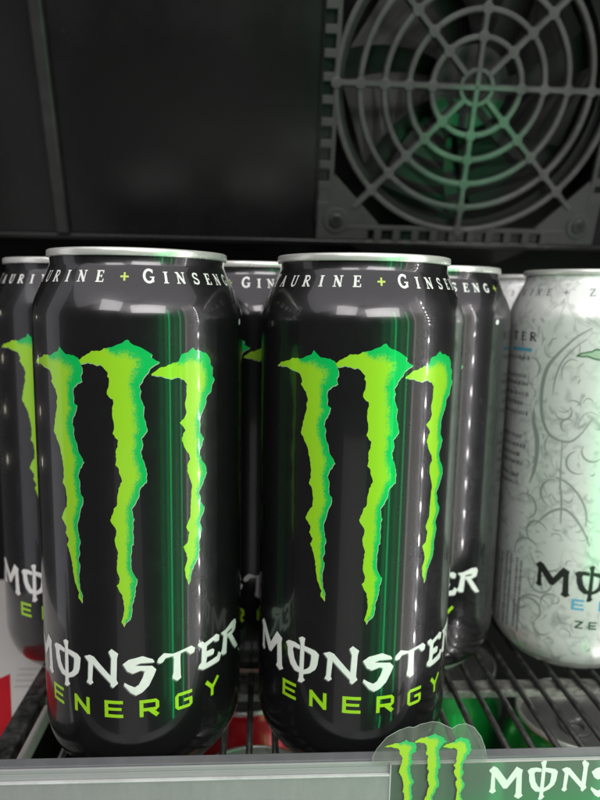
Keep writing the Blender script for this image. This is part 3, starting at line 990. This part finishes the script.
# ------------------------------------------------------------------ cans
def add_can_shell(t, body_mat, lid_mat, rim_mat):
    prof = [(24.9, 0.7), (26.2, 1.7), (28.6, 4.2)]
    lathe('base_ring', [(0.2, 8.5), (12, 7.2), (19, 4.2), (22.6, 0.9), (23.6, 0.0), (24.3, 0.1), (25.0, 0.75), (26.3, 1.9), (27.5, 3.2), (28.9, 4.8)], M['silver'], t, 96)
    body = [(28.9, 4.8), (30.4, 6.9), (31.6, 9.2), (32.4, 11.7), (32.9, 14.4), (33.1, 17)]
    zz = 17
    for z in (30, 60, 90, 120, 140):
        body.append((33.1, z))
    body += NECK[1:]
    lathe('body', body, body_mat, t)
    lathe('rim', [(27.1, 165.6), (27.85, 165.65), (27.98, 165.8), (28.06, 166.3), (28.03, 167.35), (27.9, 167.75), (27.5, 167.95), (27.0, 167.8), (26.7, 167.0),
                  (26.4, 164.5), (25.9, 161.9), (25.3, 161.4)], rim_mat, t, 128)
    lid = lathe('lid', [(25.3, 161.4), (24.6, 161.6), (24.0, 163.0), (23.4, 163.3), (12, 163.3), (0.2, 163.3)], lid_mat, t, 96)
    outer = [(5.0 * math.cos(a) * 1.5, 5.0 * math.sin(a) * 1.5 * 1.35 + 4) for a in [2 * math.pi * i / 28 for i in range(28)]]
    inner = [(4.0 * math.cos(a), 4.0 * math.sin(a) + 7.4) for a in [2 * math.pi * i / 28 for i in range(28)]]
    vs = [(x, y, z) for z in (164.0, 165.0) for x, y in outer] + [(x, y, z) for z in (164.0, 165.0) for x, y in inner]
    fs = []
    for i in range(28):
        j = (i + 1) % 28
        fs += [(i, j, 28 + j, 28 + i), (56 + i, 84 + i, 84 + j, 56 + j), (28 + i, 28 + j, 84 + j, 84 + i), (i, 56 + i, 56 + j, j)]
    obj('pull_tab', vs, fs, lid_mat, lid)
    lathe('rivet', [(2.6, 163.3), (2.5, 165.2), (1.8, 165.6), (0.1, 165.6)], lid_mat, lid, 20)


INGR = [('T', -74), ('A', -62), ('U', -50), ('R', -39.5), ('I', -29.5), ('N', -19.4), ('E', -8.2), ('G', 18.6), ('I', 28.2), ('N', 37.0), ('S', 47.3), ('E', 57), ('N', 66), ('G', 76.5)]


def neck_text(items, t, m, h, z0, name='ingredient_lettering', first=1.18):
    polys = []
    for k, (ch, deg) in enumerate(items):
        hh = h * (first if k in (0, 7) else 1)
        polys += glyph(SERIF, ch, math.radians(deg) * R_CAN, z0, hh, 1.18)
    return printed(name, polys, m, t, on_can(0.05), 1.0)


def build_black_can():
    t = empty('drink_can', (0, 0, 0))
    add_can_shell(t, M['black_can'], M['lid'], M['silver'])
    for i in range(3):
        pl = claw_poly(i)
        c = printed('claw_mark', [pl], M['claw'], t, on_can(0.09), 0.8, claw_tone(i))
        printed('claw_outline', [[(s + 0.16, z - 0.22) for s, z in pl]], M['claw_edge'], c, on_can(0.05), 1.2)
    nl = printed('name_lettering', WORDMARK, M['white_ink'], t, on_can(0.09), 1.0)
    printed('lettering_shadow', [[(s - 0.28, z - 0.34) for s, z in p] for p in WORDMARK], M['shadow_ink'], nl, on_can(0.05), 1.0)
    pol = []
    for k, ch in enumerate('ENERGY'):
        pol += glyph(SANS, ch, -23.6 + 10.72 * k, 27.5, 5.6, 1.02)
    printed('word_lettering', pol, M['lime_ink'], t, on_can(0.07), 1.0)
    neck_text(INGR, t, M['white_ink'], 3.3, 158.1)
    for d in (5.5, 88):
        printed('plus_sign', glyph(SERIF, '+', math.radians(d) * R_CAN, 158.2, 3.1, 1.18), M['pale_lime_ink'], t, on_can(0.05), 1.0)
    printed('printed_dot', [arc(math.radians(81.6) * R_CAN, 146.8, 1.0, 1.0, 0, 345, 18)], M['white_ink'], t, on_can(0.05), 1.0)
    return t


def copy_tree(o, parent=None):
    c = o.copy()
    col.objects.link(c)
    c.parent = parent
    for ch in o.children:
        copy_tree(ch, c)
    return c


CANS = [((-72.6, 0), -3.4, 'front black drink can on the left, nearest the white carton'),
        ((0, 0), -3.4, 'front black drink can in the middle, behind the claw sticker'),
        ((-108.9, 62.1), 11.1, 'black drink can at the left edge, half hidden behind the left front can'),
        ((-35.8, 60), -25.0, 'black drink can showing only through the gap between the two front cans'),
        ((37.7, 59.4), -44.1, 'black drink can between the middle front can and the white can')]
proto = build_black_can()
kids = [copy_tree(proto) for _ in CANS[1:]]
for o, ((x, y), rz, lab) in zip([proto] + kids, CANS):
    o.location = (x * MM, y * MM, 0)
    o.rotation_euler = (0, 0, math.radians(rz))
    tag(o, lab, 'can', 'black drink cans on the shelf')


def pseudo_lines(s0, s1, zs, h, rnd):
    """unreadably small print: rows of short dashes"""
    out = []
    for z in zs:
        s = s0
        end = s1 - rnd.uniform(0, 5)
        while s < end:
            l = rnd.uniform(0.7, 2.2)
            n = max(2, int(l / 0.5))
            for q in range(n):
                a = s + q * l / n
                out.append([(a, z + rnd.uniform(0, .25)), (a + 0.32, z), (a + 0.32, z + h * rnd.uniform(.6, 1)), (a + 0.05, z + h * rnd.uniform(.6, 1))])
            s += l + 0.55
    return out


def build_white_can():
    t = empty('drink_can', (0, 0, 0))
    add_can_shell(t, M['white_can'], M['lid'], M['silver'])
    A0 = 14.4            # arc length between this art's zero and the can's front
    for i in range(3):
        pl = claw_poly(i)
        c = printed('claw_mark', [pl], M['ghost_claw'], t, on_can(0.09), 0.9, claw_tone(i))
        printed('claw_outline', [stroke(pl + pl[:1], 0.5)], M['green_ink'], c, on_can(0.11), 1.2)
    printed('name_lettering', WORDMARK, M['black_ink'], t, on_can(0.07), 1.0)
    pol = []
    for k, ch in enumerate('ENERGY'):
        pol += glyph(SANS, ch, -23.0 + 10.6 * k, 30.5, 4.6, 1.05)
    printed('word_lettering', pol, M['blue_ink'], t, on_can(0.07), 1.0)
    pol = []
    for k, ch in enumerate('ZERO'):
        pol += glyph(SANS, ch, -22.0 + 5.4 * k, 22.6, 3.3, 1.0)
    printed('variety_lettering', pol, M['green_ink'], t, on_can(0.07), 1.0)
    items = [(ch, d - 25 + 25 - 13) for ch, d in (('T', -136), ('A', -124), ('U', -112), ('R', -76), ('I', -60), ('N', -47.5), ('E', -35))]
    polys = []
    for ch, d in (('T', -142), ('A', -131), ('U', -121), ('R', -109.5), ('I', -98.5), ('N', -90), ('E', -80)):
        polys += glyph(SERIF, ch, math.radians(d) * R_CAN, 157.4, 2.7, 1.25)
    polys += glyph(SERIF, '+', math.radians(-66) * R_CAN, 157.4, 2.6, 1.2)
    polys += glyph(SERIF, 'Z', math.radians(-47) * R_CAN, 157.4, 2.9, 1.2)
    printed('ingredient_lettering', polys, M['grey_ink'], t, on_can(0.05), 1.0)
    # side panel
    rnd = random.Random(3)
    pol = []
    for k, ch in enumerate('TER'):
        pol += glyph(SERIF, ch, -60.5 + 5.4 * k, 139.0, 3.6, 1.2)
    printed('side_heading', pol, M['black_ink'], t, on_can(0.06), 1.0)
    printed('side_rule', [[(-62, 134.6), (-50, 134.6), (-50, 136.0), (-62, 136.0)]], M['blue_ink'], t, on_can(0.06), 1.0)
    printed('small_print', pseudo_lines(-70, -49, [131, 123.5, 120.3, 116, 112, 108, 98, 94, 90, 86.5, 81, 77.5], 2.0, rnd), M['black_ink'], t, on_can(0.06), 1.0)
    cols = []
    for s in (-67, -63.6, -60.5, -56.5, -53.8, -50.2, -48.0):
        z = 13 + rnd.uniform(0, 2)
        while z < 46:
            l = rnd.uniform(.4, 1.3)
            cols.append([(s, z), (s + 1.25, z), (s + 1.25, z + l), (s, z + l)])
            z += l + rnd.uniform(.2, .5)
    printed('vertical_small_print', cols, M['grey_ink'], t, on_can(0.06), 1.0)
    # scroll work: brushed arches and curls
    sw = []
    B = lambda pts: [(a - A0, b) for a, b in pts]
    sw.append(curve(B([(-11.8, 145.3), (-16.8, 142), (-20.6, 138.2), (-25.2, 132.8), (-27.9, 128.2), (-29.2, 122), (-29.3, 116.2), (-28.3, 108.7), (-25.1, 102.4),
                        (-20.5, 100.1), (-16.3, 100.3), (-12.6, 104), (-9.1, 110.2)]), 1.2, [.3, .6, .8, 1, 1.3, 1.4, 1.2, 1, .9, .7, .7, .5, .3]))
    sw.append(curve(B([(-13.5, 141), (-18, 137), (-22.3, 131), (-24.2, 124), (-24.6, 118)]), 0.7, [.3, .8, 1, .8, .3]))
    sw.append(curve(B([(-32.5, 112), (-32.0, 106), (-30, 100), (-29.5, 93), (-30.2, 86), (-32, 80)]), 1.5, [.3, 1.1, 1.4, 1.2, .9, .3]))
    sw.append(curve(B([(-21, 85), (-16, 83), (-11.2, 78), (-8.5, 72), (-8.2, 66)]), 0.9, [.4, 1, 1, .9, .4]))
    sw.append(curve(B([(-19.5, 100), (-19.0, 83), (-18, 76), (-17.6, 66)]), 0.8, [.4, .8, 1, .5]))
    sw.append(curve(B([(-28, 63), (-22, 70), (-16, 72), (-10, 66), (-6, 58)]), 1.0, [.4, 1, 1, .9, .4]))
    for cx, cz, r, a0, a1 in ((-25.5, 24, 8.2, 40, 250), (-27.5, 26, 4.6, -60, 160), (-22, 20, 3.4, 160, 330), (-33, 30, 5, 190, 330), (-19, 31, 4, 60, 200), (-24, 40, 5, 150, 380), (-27, 60, 4.6, 20, 290),
                              (-20, 112, 3.2, 200, 400), (-18, 106.5, 2.5, 40, 260), (-33, 70, 5, -80, 140), (-13, 92, 4.4, 100, 300), (-31, 50, 6, 30, 200), (-22, 52, 7, 200, 330),
                              (-35, 128, 4, -60, 100), (-21, 78, 5.5, 90, 250), (-8, 97, 4, 150, 330)):
        pts = arc(cx - A0, cz, r, r * 1.05, a0, a1, 16)
        sw.append(stroke(pts, 0.75, [.25 + .9 * math.sin(math.pi * i / 16) for i in range(17)]))
    for _ in range(60):
        s, z = rnd.uniform(-46, -8) - A0 * 0.6, rnd.uniform(14, 144)
        r = rnd.uniform(1.0, 4.2)
        a0 = rnd.uniform(0, 360)
        sw.append(stroke(arc(s, z, r, r * rnd.uniform(.8, 1.6), a0, a0 + rnd.uniform(70, 170), 8), rnd.uniform(.25, .5), [.3 + .9 * math.sin(math.pi * i / 8) for i in range(9)]))
    printed('scroll_print', sw, M['light_grey_ink'], t, on_can(0.035), 1.5)
    return t


wc = build_white_can()
wc.location = (107.4 * MM, 59.7 * MM, 0)
wc.rotation_euler = (0, 0, math.radians(21.6))
tag(wc, 'white and silver drink can with grey scrollwork and black lettering at the right', 'can')
wc2 = copy_tree(wc)
wc2.location = (108.5 * MM, 127.5 * MM, 0)
wc2.rotation_euler = (0, 0, math.radians(60))
tag(wc2, 'white drink can behind, only a sliver of its rim showing', 'can')


def build_low_can(name_label, body, lid, loc, rz):
    t = empty('drink_can', loc, math.radians(rz))
    add_can_shell(t, body, lid, M['silver'])
    tag(t, name_label, 'can')
    return t


LOW = -204.2
build_low_can('can below the wire shelf seen from above with its grey lid and pull tab', M['green_can'], M['dark_lid'], (118, 60, LOW), 150)
build_low_can('green can standing below the wires, left of the grey lidded can', M['green_can'], M['dark_lid'], (66, 108, LOW), 30)
build_low_can('red can below the shelf in the gap between the front cans', M['red_can'], M['lid'], (-40, 91, LOW), 30)
build_low_can('pale lidded can below the shelf in front of the red can', M['red_can'], M['pale_lid'], (-34, 13, LOW), 80)


def build_carton():
    t = tag(empty('carton', (-180, 60, -22)), 'flat white carton with a red printed corner below the shelf at far left', 'carton')
    off = Vector((-180, 60, -22))
    b = box('box_body', (-245, -119.5, -30, 165, -22, -15), M['carton'], t, 0.8)
    b.data.transform(Matrix.Translation(-off * MM))
    top = lambda s, z: (s, z, -14.9)
    o = printed('red_print', [[(-144.5, 63), (-131.4, 29), (-132.2, 16), (-140, 2), (-165, 2), (-165, 40)]], M['red_ink'], t, top, 20)
    o.data.transform(Matrix.Translation(-off * MM))
    rnd = random.Random(5)
    ln = []
    for k in range(4):
        y = 52 + 4.6 * k
        ln.append([(-139 - k, y), (-127 - 1.6 * k - rnd.uniform(0, 4), y), (-127 - 1.6 * k - rnd.uniform(0, 4), y + 1.5), (-139 - k, y + 1.5)])
    o = printed('faint_print', ln, M['faint_ink'], t, lambda s, z: (s, z, -14.88), 20)
    o.data.transform(Matrix.Translation(-off * MM))

    c = tag(empty('crate', (-180, 60, -204)), 'black crate under the flat white carton', 'crate')
    off = Vector((-180, 60, -204))
    for ext, nm in (((-243, -121, -28, 163, -204, -200), 'bottom'), ((-243, -239, -28, 163, -199.9, -22.2), 'side'), ((-125, -121, -28, 163, -199.9, -22.2), 'side'),
                    ((-238.9, -125.1, -28, -24, -199.9, -22.2), 'end'), ((-238.9, -125.1, 159, 163, -199.9, -22.2), 'end')):
        o = box(nm, ext, M['liner'], c, 0.5)
        o.data.transform(Matrix.Translation(-off * MM))


build_carton()
